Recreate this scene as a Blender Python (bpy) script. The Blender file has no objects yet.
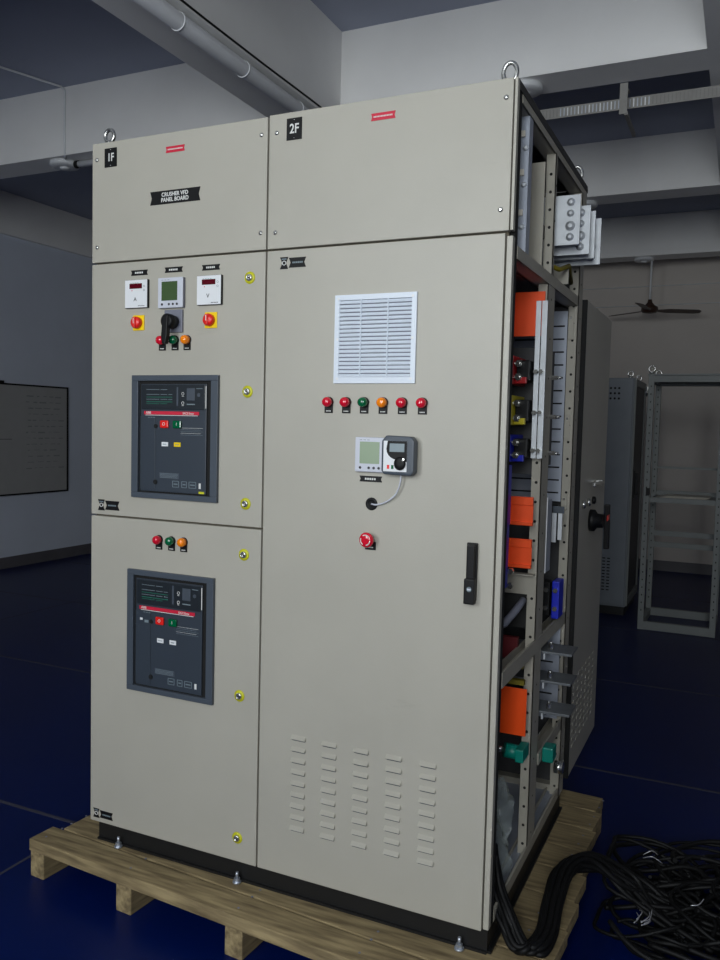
import bpy, bmesh, math, random
from mathutils import Vector, Matrix
random.seed(4)
PI = math.pi
SC = bpy.context.scene
COL = SC.collection

# ------------------------------------------------------------------ camera
def make_camera():
    yaw, pitch, roll = -0.4337, -0.0646, 0.0242
    cy, sy, cp, sp = math.cos(yaw), math.sin(yaw), math.cos(pitch), math.sin(pitch)
    f = Vector((sy*cp, cy*cp, sp)); r = Vector((cy, -sy, 0)); u = r.cross(f)
    cr, sr = math.cos(roll), math.sin(roll)
    r2 = r*cr + u*sr; u2 = u*cr - r*sr
    cd = bpy.data.cameras.new('camera'); cam = bpy.data.objects.new('camera', cd); COL.objects.link(cam)
    cam.matrix_world = Matrix(((r2.x, u2.x, -f.x, 2.0056), (r2.y, u2.y, -f.y, -2.158), (r2.z, u2.z, -f.z, 1.5916), (0, 0, 0, 1)))
    cd.sensor_fit = 'VERTICAL'; cd.sensor_height = 36; cd.lens = 825.6*36/960
    cd.clip_start = .05
    SC.camera = cam
make_camera()

# ------------------------------------------------------------------ world, daylight, exposure
w = bpy.data.worlds.new('world'); SC.world = w; w.use_nodes = True
bg = w.node_tree.nodes['Background']
bg.inputs[0].default_value = (.62, .78, 1, 1); bg.inputs[1].default_value = .6
WINDOWS = ((-.7, .5), (1.75, 2.95))
WIN_Z = (1.4, 3.45)
ROOM = dict(x0=-5.1, x1=5.6, y0=-4.4, y1=8.1, z=3.93)
def window_light(x0, x1, power):
    l = bpy.data.lights.new('window_daylight', 'AREA'); l.shape = 'RECTANGLE'
    l.size = x1-x0-.1; l.size_y = WIN_Z[1]-WIN_Z[0]-.1; l.energy = power; l.color = (.93, .98, 1.0)
    o = bpy.data.objects.new('window_daylight', l); COL.objects.link(o)
    o.location = ((x0+x1)/2, ROOM['y0']-.16, sum(WIN_Z)/2); o.rotation_euler = (PI/2, 0, 0)
    o.rotation_euler = (-PI/2, 0, PI)
window_light(*WINDOWS[0], 80); window_light(*WINDOWS[1], 100)
SC.view_settings.view_transform = 'Standard'; SC.view_settings.look = 'None'
SC.view_settings.gamma = 1; SC.view_settings.use_curve_mapping = False
SC.view_settings.exposure = 0.12

# ------------------------------------------------------------------ materials
def lin(c):
    return tuple((v/255/12.92 if v/255 <= .04045 else ((v/255+.055)/1.055)**2.4) for v in c)
MATS = {}
def mat(name, rgb, rough=.5, metal=0., var=.0, scale=8., bump=0., bscale=120., spec=.5, coat=0., alpha=1., stretch=None, trans=0., dark=None):
    if name in MATS: return MATS[name]
    m = bpy.data.materials.new(name); m.use_nodes = True
    nt = m.node_tree; b = nt.nodes['Principled BSDF']; N = nt.nodes.new; L = nt.links.new
    c = lin(rgb)
    b.inputs['Roughness'].default_value = rough; b.inputs['Metallic'].default_value = metal
    b.inputs['Specular IOR Level'].default_value = spec; b.inputs['Coat Weight'].default_value = coat
    b.inputs['Alpha'].default_value = alpha; b.inputs['Transmission Weight'].default_value = trans
    tc = N('ShaderNodeTexCoord'); mp = N('ShaderNodeMapping'); L(tc.outputs['Object'], mp.inputs[0])
    if stretch: mp.inputs['Scale'].default_value = stretch
    if var:
        n = N('ShaderNodeTexNoise'); n.inputs['Scale'].default_value = scale; n.inputs['Detail'].default_value = 6
        L(mp.outputs[0], n.inputs['Vector'])
        r = N('ShaderNodeValToRGB'); d = dark or rgb
        lo = lin(d); r.color_ramp.elements[0].position = .3; r.color_ramp.elements[1].position = .7
        r.color_ramp.elements[0].color = (*[x*(1-var) for x in lo], 1)
        r.color_ramp.elements[1].color = (*[min(1, x*(1+var*.6)) for x in c], 1)
        L(n.outputs['Fac'], r.inputs[0]); L(r.outputs[0], b.inputs['Base Color'])
    else: b.inputs['Base Color'].default_value = (*c, 1)
    if bump:
        n2 = N('ShaderNodeTexNoise'); n2.inputs['Scale'].default_value = bscale; n2.inputs['Detail'].default_value = 3
        L(mp.outputs[0], n2.inputs['Vector'])
        bn = N('ShaderNodeBump'); bn.inputs['Strength'].default_value = bump; bn.inputs['Distance'].default_value = .002
        L(n2.outputs['Fac'], bn.inputs['Height']); L(bn.outputs[0], b.inputs['Normal'])
    MATS[name] = m; return m

PANEL = mat('pebble_grey_paint', (179, 175, 163), .42, var=.05, scale=3, bump=.12, bscale=260)
def smudge(m):      # faint handling marks with a shape of their own
    nt = m.node_tree; b = nt.nodes['Principled BSDF']; N = nt.nodes.new; L = nt.links.new
    src = b.inputs['Base Color'].links[0].from_socket
    tc = N('ShaderNodeTexCoord'); mp = N('ShaderNodeMapping'); mp.inputs['Scale'].default_value = (2.2, 2.2, 9)
    L(tc.outputs['Object'], mp.inputs[0]); n = N('ShaderNodeTexNoise'); n.inputs['Scale'].default_value = 1.6
    n.inputs['Detail'].default_value = 8; n.inputs['Roughness'].default_value = .7; L(mp.outputs[0], n.inputs['Vector'])
    r = N('ShaderNodeValToRGB'); r.color_ramp.elements[0].position = .62; r.color_ramp.elements[1].position = .8
    r.color_ramp.elements[0].color = (0, 0, 0, 1); r.color_ramp.elements[1].color = (.22, .22, .22, 1); L(n.outputs['Fac'], r.inputs[0])
    mx = N('ShaderNodeMix'); mx.data_type = 'RGBA'; L(r.outputs[0], mx.inputs['Factor']); L(src, mx.inputs['A'])
    mx.inputs['B'].default_value = (*lin((120, 112, 100)), 1); L(mx.outputs['Result'], b.inputs['Base Color'])
smudge(PANEL)
FRAMEP = mat('beige_frame_paint', (170, 165, 152), .45, var=.08, scale=6)
WALLD = mat('grey_wall_paint', (186, 186, 188), .85, var=.05, scale=2)
WALL = mat('white_wall_paint', (210, 217, 230), .85, var=.04, scale=2, bump=.15, bscale=60)
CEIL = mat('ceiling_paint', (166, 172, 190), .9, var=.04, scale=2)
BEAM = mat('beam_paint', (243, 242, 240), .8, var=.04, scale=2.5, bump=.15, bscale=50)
SKIRT = mat('grey_skirting', (96, 94, 98), .5, var=.1, scale=5)
FLOOR = mat('blue_epoxy_floor', (1, 22, 80), .38, var=.12, scale=1.4, bump=.05, bscale=14, spec=.2)
JOINT = mat('floor_joint_grey', (62, 62, 78), .7)
BLACK = mat('black_paint', (20, 20, 21), .5, var=.1)
BLACKP = mat('black_plastic', (13, 13, 15), .5, spec=.3)
SEAM = mat('seam_shadow_gap_strip', (104, 96, 80), .8)
GASKET = mat('gasket_black', (12, 12, 12), .8)
GALV = mat('galvanised_steel', (196, 202, 212), .42, metal=.75, var=.14, scale=14)
GALVD = mat('galvanised_sheet', (170, 176, 188), .5, metal=.35, var=.08, scale=10)
TIN = mat('tinned_busbar', (214, 218, 222), .5, metal=.45, var=.1, scale=24)
CHROME = mat('bright_zinc', (214, 214, 210), .22, metal=.95)
ORANGE = mat('orange_shroud', (255, 82, 8), .45, var=.06, scale=6)
REDP = mat('red_insulator', (190, 20, 28), .4)
YELP = mat('yellow_insulator', (214, 196, 40), .4)
BLUP = mat('blue_insulator', (24, 40, 190), .4)
TEAL = mat('teal_insulator', (0, 132, 116), .4)
OLIVE = mat('olive_bar', (120, 108, 22), .5)
DGREY = mat('dark_grey_plastic', (72, 80, 90), .42)
BREAK = mat('breaker_front', (54, 62, 72), .4)
BREAKD = mat('breaker_trip_unit', (34, 40, 46), .35)
WHITE = mat('white_plastic', (232, 234, 236), .35)
LGREY = mat('light_grey_plastic', (205, 208, 218), .38)
MGREY = mat('mid_grey_plastic', (120, 122, 134), .45)
LCD = mat('green_lcd', (70, 92, 58), .25)
LCDB = mat('pale_green_lcd', (150, 168, 140), .25)
LCDG = mat('grey_lcd', (126, 142, 148), .25)
LEDR = mat('dark_red_led_window', (88, 8, 26), .2)
REDL = mat('red_lamp_lens', (214, 16, 46), .18, coat=.6)
GRNL = mat('green_lamp_lens', (0, 98, 58), .18, coat=.6)
AMBL = mat('amber_lamp_lens', (255, 138, 10), .18, coat=.6)
YEL = mat('yellow_plate', (252, 214, 0), .4)
YELR = mat('yellow_ring', (206, 204, 30), .45)
REDK = mat('red_knob', (236, 36, 30), .3)
REDT = mat('red_tag', (206, 26, 58), .5)
INKW = mat('white_lettering', (226, 226, 222), .5)
INKG = mat('grey_print', (120, 134, 140), .5)
INKGR = mat('green_print', (30, 110, 88), .5)
INKF = mat('faint_marker', (140, 144, 142), .5)
INKK = mat('dark_print', (52, 50, 56), .5)
WOOD = mat('pallet_wood', (160, 142, 104), .8, var=.32, scale=5, bump=.5, bscale=40, stretch=(1, 9, 9), dark=(122, 104, 74))
WOODY = mat('pallet_wood_along_y', (160, 142, 104), .8, var=.32, scale=5, bump=.5, bscale=40, stretch=(9, 1, 9), dark=(122, 104, 74))
CABLE = mat('black_cable', (8, 8, 9), .6, spec=.3)
WIRE = mat('bare_wire', (190, 190, 196), .3, metal=.6)
CLEAR = mat('clear_plastic_wrap', (170, 180, 178), .15, alpha=.28, bump=1., bscale=14)
RCAB = mat('blue_grey_cabinet_paint', (132, 138, 144), .5, var=.05)
RFRM = mat('grey_frame_paint', (132, 136, 134), .5, var=.05)
DARKSH = mat('dark_mounting_sheet', (60, 60, 62), .6)
FAN = mat('brown_fan_paint', (64, 44, 34), .4)
BOARD = mat('whiteboard_surface', (172, 172, 170), .3, var=.03)
PAPER = mat('paper', (220, 214, 200), .8)
COND = mat('white_pvc_conduit', (222, 224, 226), .4)
PIPE = mat('grey_pipe_paint', (226, 228, 232), .4, var=.05)

# ------------------------------------------------------------------ mesh helpers
class MB:
    """collects shapes with material slots and links them as one mesh object"""
    def __init__(s): s.bm = bmesh.new(); s.mats = []
    def mi(s, m):
        if m not in s.mats: s.mats.append(m)
        return s.mats.index(m)
    def faces(s, fs, m, smooth=False):
        i = s.mi(m)
        for f in fs: f.material_index = i; f.smooth = smooth
    def box(s, x0, x1, y0, y1, z0, z1, m, bev=0., M=None):
        b = bmesh.new(); vs = []
        for z in (z0, z1):
            for x, y in ((x0, y0), (x1, y0), (x1, y1), (x0, y1)): vs.append(b.verts.new((x, y, z)))
        for q in ((3, 2, 1, 0), (4, 5, 6, 7), (0, 1, 5, 4), (1, 2, 6, 5), (2, 3, 7, 6), (3, 0, 4, 7)): b.faces.new([vs[k] for k in q])
        if bev: bmesh.ops.bevel(b, geom=list(b.edges), offset=bev, segments=2, profile=.6, affect='EDGES')
        s.merge(b, m, M); return s
    def merge(s, b, m, M=None, smooth=False):
        if M: b.transform(M)
        base = {v: s.bm.verts.new(v.co) for v in b.verts}
        nf = []
        for f in b.faces:
            try: nf.append(s.bm.faces.new([base[v] for v in f.verts]))
            except ValueError: pass
        s.faces(nf, m, smooth); b.free()
    def cyl(s, p0, p1, r0, m, r1=None, seg=20, caps=True, smooth=True):
        p0 = Vector(p0); p1 = Vector(p1); r1 = r0 if r1 is None else r1
        return s.tube([p0, p1], [r0, r1], m, seg, caps, smooth)
    def tube(s, pts, r, m, seg=10, caps=True, smooth=True, flat=None):
        pts = [Vector(p) for p in pts]; n = len(pts)
        rs = r if isinstance(r, (list, tuple)) else [r]*n
        rings = []; T0 = None; A = None
        for i, p in enumerate(pts):
            T = (pts[min(i+1, n-1)]-pts[max(i-1, 0)])
            if T.length < 1e-9: T = T0.copy()
            T.normalize()
            if A is None:
                ref = Vector((0, 0, 1)) if abs(T.z) < .9 else Vector((1, 0, 0))
                A = T.cross(ref).normalized()
            else:
                A = (A - T*A.dot(T)).normalized()
            B = T.cross(A); T0 = T
            rings.append([s.bm.verts.new(p + (A*math.cos(2*PI*k/seg) + B*math.sin(2*PI*k/seg))*rs[i]) for k in range(seg)])
        fs = []
        for a, b in zip(rings, rings[1:]):
            for k in range(seg): fs.append(s.bm.faces.new((a[k], a[(k+1) % seg], b[(k+1) % seg], b[k])))
        s.faces(fs, m, smooth)
        if caps: s.faces([s.bm.faces.new(rings[0][::-1]), s.bm.faces.new(rings[-1])], m)
        return s
    def lathe(s, c, axis, prof, m, seg=24):
        """profile of (radius, distance along axis)"""
        c = Vector(c); ax = Vector(axis).normalized()
        ref = Vector((0, 0, 1)) if abs(ax.z) < .9 else Vector((1, 0, 0)); A = ax.cross(ref).normalized(); B = ax.cross(A)
        rings = [[s.bm.verts.new(c+ax*h+(A*math.cos(2*PI*k/seg)+B*math.sin(2*PI*k/seg))*max(r, 1e-5)) for k in range(seg)] for r, h in prof]
        fs = []
        for a, b in zip(rings, rings[1:]):
            for k in range(seg): fs.append(s.bm.faces.new((a[k], a[(k+1) % seg], b[(k+1) % seg], b[k])))
        s.faces(fs, m, True)
        s.faces([s.bm.faces.new(rings[0][::-1]), s.bm.faces.new(rings[-1])], m)
        return s
    def torus(s, c, axis, R, r, m, seg=28, a0=0, a1=2*PI, sz=1.):
        c = Vector(c); ax = Vector(axis).normalized()
        ref = Vector((0, 0, 1)) if abs(ax.z) < .9 else Vector((1, 0, 0)); A = ax.cross(ref).normalized(); B = ax.cross(A)
        pts = [c+(A*math.cos(a0+(a1-a0)*k/seg)+B*sz*math.sin(a0+(a1-a0)*k/seg))*R for k in range(seg+1)]
        return s.tube(pts, r, m, 8, caps=(a1-a0 < 6.2))
    def poly(s, pts, d, m, bev=0):
        """prism from a polygon and an extrusion vector"""
        b = bmesh.new(); a = [b.verts.new(p) for p in pts]; f = b.faces.new(a)
        g = bmesh.ops.extrude_face_region(b, geom=[f]); vs = [v for v in g['geom'] if isinstance(v, bmesh.types.BMVert)]
        bmesh.ops.translate(b, vec=Vector(d), verts=vs); bmesh.ops.recalc_face_normals(b, faces=b.faces)
        if bev: bmesh.ops.bevel(b, geom=list(b.edges), offset=bev, segments=2, profile=.6, affect='EDGES')
        s.merge(b, m); return s
    def plate(s, x0, x1, z0, z1, y, m, t=.0006):      # thin print or sheet on a surface facing -y
        return s.box(x0, x1, y-t, y, z0, z1, m)
    def build(s, name, parent=None, label=None, kind=None):
        bmesh.ops.recalc_face_normals(s.bm, faces=s.bm.faces)
        vs = [v.co for v in s.bm.verts]
        lo = Vector([min(v[i] for v in vs) for i in range(3)]); hi = Vector([max(v[i] for v in vs) for i in range(3)])
        org = Vector(((lo.x+hi.x)/2, (lo.y+hi.y)/2, lo.z))
        bmesh.ops.translate(s.bm, vec=-org, verts=s.bm.verts)
        me = bpy.data.meshes.new(name); s.bm.to_mesh(me); s.bm.free()
        for m in s.mats: me.materials.append(m)
        o = bpy.data.objects.new(name, me); COL.objects.link(o)
        WP[o] = org
        if parent: o.parent = parent; o.location = org - WP[parent]
        else: o.location = org
        if label: o['label'] = label
        if kind: o['kind'] = kind
        return o
WP = {}
def thing(name, label, cat, loc, group=None):
    o = bpy.data.objects.new(name, None); COL.objects.link(o); o.location = loc; WP[o] = Vector(loc)
    o.empty_display_size = .1; o['label'] = label; o['category'] = cat
    if group: o['group'] = group
    return o
def tag(o, label, cat, group=None):
    o['label'] = label; o['category'] = cat
    if group: o['group'] = group
    return o
def text(s, body, x, z, size, m, y, align='CENTER', squash=1., bold=0., M=None):
    """flat lettering facing -y added to MB s"""
    cu = bpy.data.curves.new('lettering', 'FONT'); cu.body = body; cu.size = size; cu.align_x = align; cu.align_y = 'CENTER'
    cu.extrude = .0004; cu.offset = bold; cu.space_line = .9
    o = bpy.data.objects.new('lettering', cu); COL.objects.link(o)
    dg = bpy.context.evaluated_depsgraph_get(); me = bpy.data.meshes.new_from_object(o.evaluated_get(dg))
    b = bmesh.new(); b.from_mesh(me)
    bpy.data.objects.remove(o); bpy.data.curves.remove(cu); bpy.data.meshes.remove(me)
    T = Matrix.Translation((x, y, z)) @ Matrix.Rotation(PI/2, 4, 'X') @ Matrix.Diagonal((squash, 1, 1, 1))
    s.merge(b, m, (M @ T) if M else T)
def tag_shape(s, x0, x1, z0, z1, y, m=BLACKP, notch=None, t=.0015):   # engraved tag with notched ends
    n = (z1-z0)*.22 if notch is None else notch; zc = (z0+z1)/2
    s.poly([(x0, y, z0), (x1, y, z0), (x1-n, y, zc), (x1, y, z1), (x0, y, z1), (x0+n, y, zc)], (0, -t, 0), m)

# ------------------------------------------------------------------ room
FZ = -.015
X0, X1, Y0, Y1, ZC = (ROOM[k] for k in ('x0', 'x1', 'y0', 'y1', 'z'))
def S(name, m=None, *boxes):
    b = MB()
    for q in boxes: b.box(*q, m)
    return b.build(name, kind='structure')
f = MB(); f.box(X0-.2, X1+.2, Y0-.2, Y1+.2, -.15, FZ, FLOOR)
for y in (-2.85, -1.32, .28, 1.82, 3.32, 4.85, 6.4): f.box(X0, X1, y-.009, y+.009, FZ, FZ+.0012, JOINT)
for x in (-3.3, -.3, 3.2): f.box(x-.006, x+.006, Y0, Y1, FZ, FZ+.001, JOINT)
f.build('floor', kind='structure')
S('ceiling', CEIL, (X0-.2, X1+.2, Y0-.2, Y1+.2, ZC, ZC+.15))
S('wall_left', WALL, (X0-.2, X0, Y0-.2, Y1+.2, FZ, ZC))
S('wall_right', WALLD, (X1, X1+.2, Y0-.2, Y1+.2, FZ, ZC))
S('wall_back', mat('warm_white_wall_paint', (206, 198, 190), .85, var=.04, scale=2), (X0, X1, Y1, Y1+.2, FZ, ZC))
z0, z1 = WIN_Z; a, b_ = WINDOWS
S('wall_front', WALLD, (X0, a[0], Y0-.2, Y0, FZ, ZC), (a[1], b_[0], Y0-.2, Y0, FZ, ZC), (b_[1], X1, Y0-.2, Y0, FZ, ZC),
  (a[0], a[1], Y0-.2, Y0, FZ, z0), (a[0], a[1], Y0-.2, Y0, z1, ZC), (b_[0], b_[1], Y0-.2, Y0, FZ, z0), (b_[0], b_[1], Y0-.2, Y0, z1, ZC))
for i, (x0, x1) in enumerate(WINDOWS):
    xm = (x0+x1)/2
    S('window_%d' % (i+1), WHITE, (x0, x0+.05, Y0-.1, Y0-.04, z0, z1), (x1-.05, x1, Y0-.1, Y0-.04, z0, z1), (x0, x1, Y0-.1, Y0-.04, z0, z0+.05),
      (x0, x1, Y0-.1, Y0-.04, z1-.05, z1), (xm-.025, xm+.025, Y0-.1, Y0-.04, z0, z1))
S('baseboard_left', SKIRT, (X0, X0+.012, Y0, Y1, FZ, .105))
S('baseboard_back', SKIRT, (X0, X1, Y1-.012, Y1, FZ, .105))
S('baseboard_right', SKIRT, (X1-.012, X1, Y0, Y1, FZ, .105))
# concrete beams
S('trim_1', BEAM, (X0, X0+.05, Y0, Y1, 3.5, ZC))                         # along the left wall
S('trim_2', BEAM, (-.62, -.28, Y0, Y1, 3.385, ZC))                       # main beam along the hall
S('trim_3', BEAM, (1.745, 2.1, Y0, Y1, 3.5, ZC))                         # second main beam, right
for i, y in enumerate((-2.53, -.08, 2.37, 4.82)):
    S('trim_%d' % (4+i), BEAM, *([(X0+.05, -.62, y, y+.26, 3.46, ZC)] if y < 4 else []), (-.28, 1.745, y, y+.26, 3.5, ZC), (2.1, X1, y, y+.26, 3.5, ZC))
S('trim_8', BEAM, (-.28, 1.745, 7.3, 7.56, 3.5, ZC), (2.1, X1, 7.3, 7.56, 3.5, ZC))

# pipe under the main beam with clips
t = thing('conduit_pipe', 'thick grey painted pipe clipped under the edge of the main ceiling beam', 'pipe', (-.345, .8, 3.3))
p = MB(); p.cyl((-.335, Y0, 3.345), (-.335, 7.3, 3.345), .038, PIPE, seg=24); p.build('pipe', t)
for y in (.36, .88, 1.40, 1.95, 2.9, 3.8):
    c = MB(); c.torus((-.335, y, 3.345), (0, 1, 0), .0395, .0028, COND); c.box(-.382, -.373, y-.008, y+.008, 3.34, 3.385, COND); c.build('pipe_clip', t)
c = MB(); c.tube([(-.276, -2+.5*k, 3.40+.004*math.sin(k*1.7)) for k in range(16)], .005, BLACKP, 6)
tag(c.build('ceiling_wire'), 'thin dark wire running along the lower edge of the main ceiling beam', 'wire')

# round junction boxes under the cross beam, cable and conduit at the left one
def junction(x, y, label, zs=3.5):
    t = thing('junction_box', label, 'junction box', (x, y, zs-.04), 'round ceiling boxes under the beams')
    b = MB(); b.lathe((x, y, zs), (0, 0, -1), [(.102, 0), (.105, .012), (.105, .022), (.098, .032), (.05, .036)], COND, 32); b.build('housing', t)
    b = MB(); b.lathe((x, y, zs-.034), (0, 0, -1), [(.035, 0), (.03, .012), (.012, .016)], WHITE, 20); b.build('cap', t)
    return t
junction(-2.585, 2.50, 'round white ceiling box under the cross beam at far left above panel top', 3.46)
junction(.80, 2.49, 'round white ceiling box just behind the right front lifting eye of the panel')
junction(.70, 5.0, 'round white ceiling box under the second cross beam above the busbar ends')
junction(.92, 7.42, 'round white ceiling box under the farthest beam above the ceiling fan')
c = MB(); c.tube([(-2.95, 0, 3.922), (-2.80, 1, 3.924), (-2.62, 1.9, 3.922), (-2.46, 2.34, 3.921), (-2.45, 2.362, 3.90), (-2.452, 2.362, 3.6), (-2.45, 2.362, 3.475), (-2.48, 2.4, 3.445)], .008, COND, 8)
tag(c.build('ceiling_cable'), 'thin cable crossing the ceiling and dropping down the beam to the left round box', 'cable')
c = MB(); c.cyl((-2.478, 2.50, 3.434), (-.64, 2.50, 3.434), .022, PIPE, seg=14); c.cyl((-2.48, 2.50, 3.434), (-2.45, 2.50, 3.434), .027, BLACKP, seg=14)
tag(c.build('conduit_pipe'), 'short grey conduit leaving the left round ceiling box towards the panel', 'pipe')

# cable support strut with hanger
STRUT = mat('dull_strut_steel', (146, 144, 140), .6, var=.1, scale=20); STRUTD = mat('strut_slot', (134, 132, 130), .7)
t = thing('cable_strut', 'perforated metal cable strut hung crosswise behind the ceiling beam', 'cable tray', (1.6, 2.68, 3.37))
b = MB(); b.box(.2, 2.6, 2.70, 2.704, 3.380, 3.440, STRUT); b.box(.2, 2.6, 2.704, 2.74, 3.435, 3.439, GALV)
for k in range(118):
    x = .22+k*.02; b.box(x, x+.006, 2.6985, 2.7, 3.388, 3.432, (GALV if (k*7 % 3) else WHITE) if 36 < k < 62 else STRUTD)
b.build('strut', t)
b = MB(); b.box(1.295, 1.337, 2.640, 2.646, 3.335, 3.5, STRUT, .001); b.box(1.30, 1.342, 2.646, 2.70, 3.46, 3.466, STRUT); b.build('hanger_plate', t)
b = MB(); b.box(1.322, 1.34, 2.646, 3.02, 3.33, 3.35, STRUT); b.build('arm', t)

# ------------------------------------------------------------------ left wall: whiteboard
t = thing('whiteboard', 'wide framed whiteboard with faint handwriting hung on the left wall', 'whiteboard', (X0+.01, 3.97, .775))
b = MB(); b.box(X0+.002, X0+.016, 2.87, 5.07, .775, 1.95, BOARD); ws = b
b = MB()
for q in ((2.86, 5.085, .765, .782), (2.86, 5.085, 1.943, 1.96), (2.86, 2.877, .765, 1.96), (5.068, 5.085, .765, 1.96)):
    b.box(X0+.001, X0+.024, q[0], q[1], q[2], q[3], BLACKP)
b.build('frame', t)
b = MB(); b.box(X0+.01, X0+.03, 4.08, 4.17, 1.95, 1.985, BLACKP, .003); b.build('hanging_clip', t)
b = ws; random.seed(8)
for k in range(13):
    z = 1.84-k*.066; y = 4.47+random.uniform(0, .04)
    while y < 4.95:
        ln = random.uniform(.03, .1); b.box(X0+.016, X0+.0165, y, y+ln, z-.006+random.uniform(-.006, .006), z+.004, INKF); y += ln+random.uniform(.02, .06)
b.box(X0+.016, X0+.0165, 4.1, 4.28, 1.365, 1.371, INKK)
b.build('writing_surface', t)

# ------------------------------------------------------------------ back wall wiring and fan
for z, lb in ((3.30, 'upper thin conduit fixed along the back wall behind the ceiling fan'), (3.08, 'lower faint conduit fixed along the back wall behind the ceiling fan')):
    b = MB(); b.cyl((-.3, Y1-.008, z), (X1-.5, Y1-.008, z+.02), .005, COND, seg=8); tag(b.build('wall_conduit'), lb, 'conduit')
FX, FY = 1.0, 7.43
t = thing('ceiling_fan', 'dark brown three-blade ceiling fan on a pale rod near the back wall', 'ceiling fan', (FX, FY, 2.92))
b = MB(); b.cyl((FX, FY, 3.0), (FX, FY, 3.5), .011, COND, seg=10); b.build('rod', t)
b = MB(); b.lathe((FX, FY, 2.90), (0, 0, 1), [(.02, 0), (.075, .01), (.09, .035), (.085, .07), (.05, .09), (.025, .12), (.02, .15)], FAN, 24); b.build('motor', t)
for a in (25, 145, 265):
    a = math.radians(a); b = MB(); d = Vector((math.cos(a), math.sin(a), 0)); n = Vector((-d.y, d.x, -.25)).normalized()
    c0 = Vector((FX, FY, 2.935))
    pts = [c0+d*.07-n*.02, c0+d*.2-n*.055, c0+d*.52-n*.05, c0+d*.56-n*.02, c0+d*.56+n*.03, c0+d*.5+n*.05, c0+d*.2+n*.05, c0+d*.07+n*.02]
    b.poly(pts, (0, 0, -.006), FAN); b.build('blade', t)

# ------------------------------------------------------------------ rear enclosures
t = thing('metal_cabinet', 'closed blue-grey metal cabinet standing at the back behind the opened panel door', 'cabinet', (.9, 5.6, 0))
b = MB(); b.box(.42, 1.125, 5.35, 6.15, .06, 2.07, RCAB, .004); b.build('body', t)
b = MB(); b.box(.44, 1.115, 5.36, 6.14, FZ, .06, BLACK); b.build('plinth', t)
b = MB(); b.box(.43, 1.115, 5.33, 5.35, .08, 2.06, RCAB, .004)
for r in range(3):
    for c_ in range(5): b.cyl((.86+c_*.035, 5.3295, 1.98-r*.045), (.86+c_*.035, 5.331, 1.98-r*.045), .010, GASKET, seg=10)
for r in range(11):
    for c_ in range(4): b.box(.84+c_*.04, .865+c_*.04, 5.3285, 5.331, .20+r*.028, .21+r*.028, GASKET)
b.build('door', t)
b = MB()
for q in ((5.36, 5.39), (6.1, 6.14)): b.box(1.1250, 1.1400, q[0], q[1], .07, 2.06, RFRM)
b.box(1.1250, 1.1400, 5.39, 6.1, 2.0, 2.06, RFRM); b.box(1.1250, 1.1400, 5.39, 6.1, .07, .14, RFRM)
b.box(1.1255, 1.1280, 5.40, 6.09, .14, 2.0, DARKSH); b.build('side_panel', t)
b = MB(); b.box(1.1400, 1.1500, 5.44, 5.48, 1.02, 1.26, BLACKP, .003); b.box(1.1500, 1.1750, 5.447, 5.473, 1.05, 1.24, BLACKP, .004); b.build('handle', t)
for x, y in ((1.08, 5.42), (1.08, 6.05), (.5, 5.42)):
    b = MB(); b.cyl((x, y, 2.07), (x, y, 2.085), .018, CHROME, seg=12); b.torus((x, y, 2.11), (0, 1, 0), .022, .006, CHROME, 18); b.build('lifting_eye', t)

t = thing('open_frame_cabinet', 'open grey metal cabinet frame without doors at the right rear', 'cabinet', (1.66, 5.2, 0))
FA, FB, FC, FD, FH = 1.283, 1.872, 4.90, 5.55, 2.06
for x in (FA, FB-.045):
    for y in (FC, FD-.045):
        b = MB(); b.box(x, x+.045, y, y+.045, FZ, FH-.0, RFRM, .002)
        xs = x+.045 if x == FA else x
        for k in range(30):
            z = .14+k*.063; b.box(x+.018, x+.027, y-.0008, y+.001, z, z+.012, GASKET)
        b.build('post', t)
for nm, q in (('top_rail', (FA, FB, FC, FC+.045, FH-.055, FH+.0)), ('top_rail', (FA, FB, FD-.045, FD, FH-.055, FH)), ('top_rail', (FA, FA+.045, FC, FD, FH-.05, FH)), ('top_rail', (FB-.045, FB, FC, FD, FH-.05, FH)),
              ('bottom_rail', (FA, FB, FC, FC+.045, .0, .055)), ('bottom_rail', (FA, FB, FD-.045, FD, .0, .055)), ('bottom_rail', (FA, FA+.045, FC, FD, .0, .05)), ('bottom_rail', (FB-.045, FB, FC, FD, .0, .05))):
    i_ = .0015; b = MB(); b.box(q[0]+i_, q[1]-i_, q[2]+i_, q[3]-i_, q[4]+(i_ if q[4] > 0 else FZ+.001), q[5]-i_, RFRM, .002); b.build(nm, t)
b = MB(); b.box(FA-.005, FB+.005, FC-.01, FD+.005, FH, FH+.012, RFRM); b.build('roof_sheet', t)
b = MB(); b.box(FA+.05, FB-.05, FC+.05, FC+.6, 1.055, 1.062, RFRM); b.box(FA+.045, FB-.045, FC+.02, FC+.05, 1.035, 1.075, RFRM); b.box(FA+.05, FB-.05, FC+.57, FC+.6, 1.062, 1.10, RFRM); b.build('shelf', t)
for z in (.60, .70, 1.29):
    b = MB(); b.box(FA+.045, FB-.045, FD-.06, FD-.045, z, z+(.045 if z < 1 else .02), RFRM); b.build('cross_rail', t)
b = MB(); b.box(FA+.02, FA+.05, FC-.012, FC, 1.09, 1.15, BLACKP, .002); b.build('latch', t)
for x, y in ((FA+.02, FC+.03), (FA+.02, FD-.03)):
    b = MB(); b.cyl((x, y, FH+.012), (x, y, FH+.03), .02, CHROME, seg=12); b.torus((x, y, FH+.055), (0, 1, 0), .024, .007, CHROME, 18); b.build('lifting_eye', t)
b = MB(); b.torus((FA-.012, FC+.02, 1.93), (1, 0, 0), .035, .006, CHROME, 18); b.box(FA-.012, FA, FC+.01, FC+.03, 1.94, 1.97, CHROME); b.build('shackle', t)
random.seed(3)
b = MB()
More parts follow.
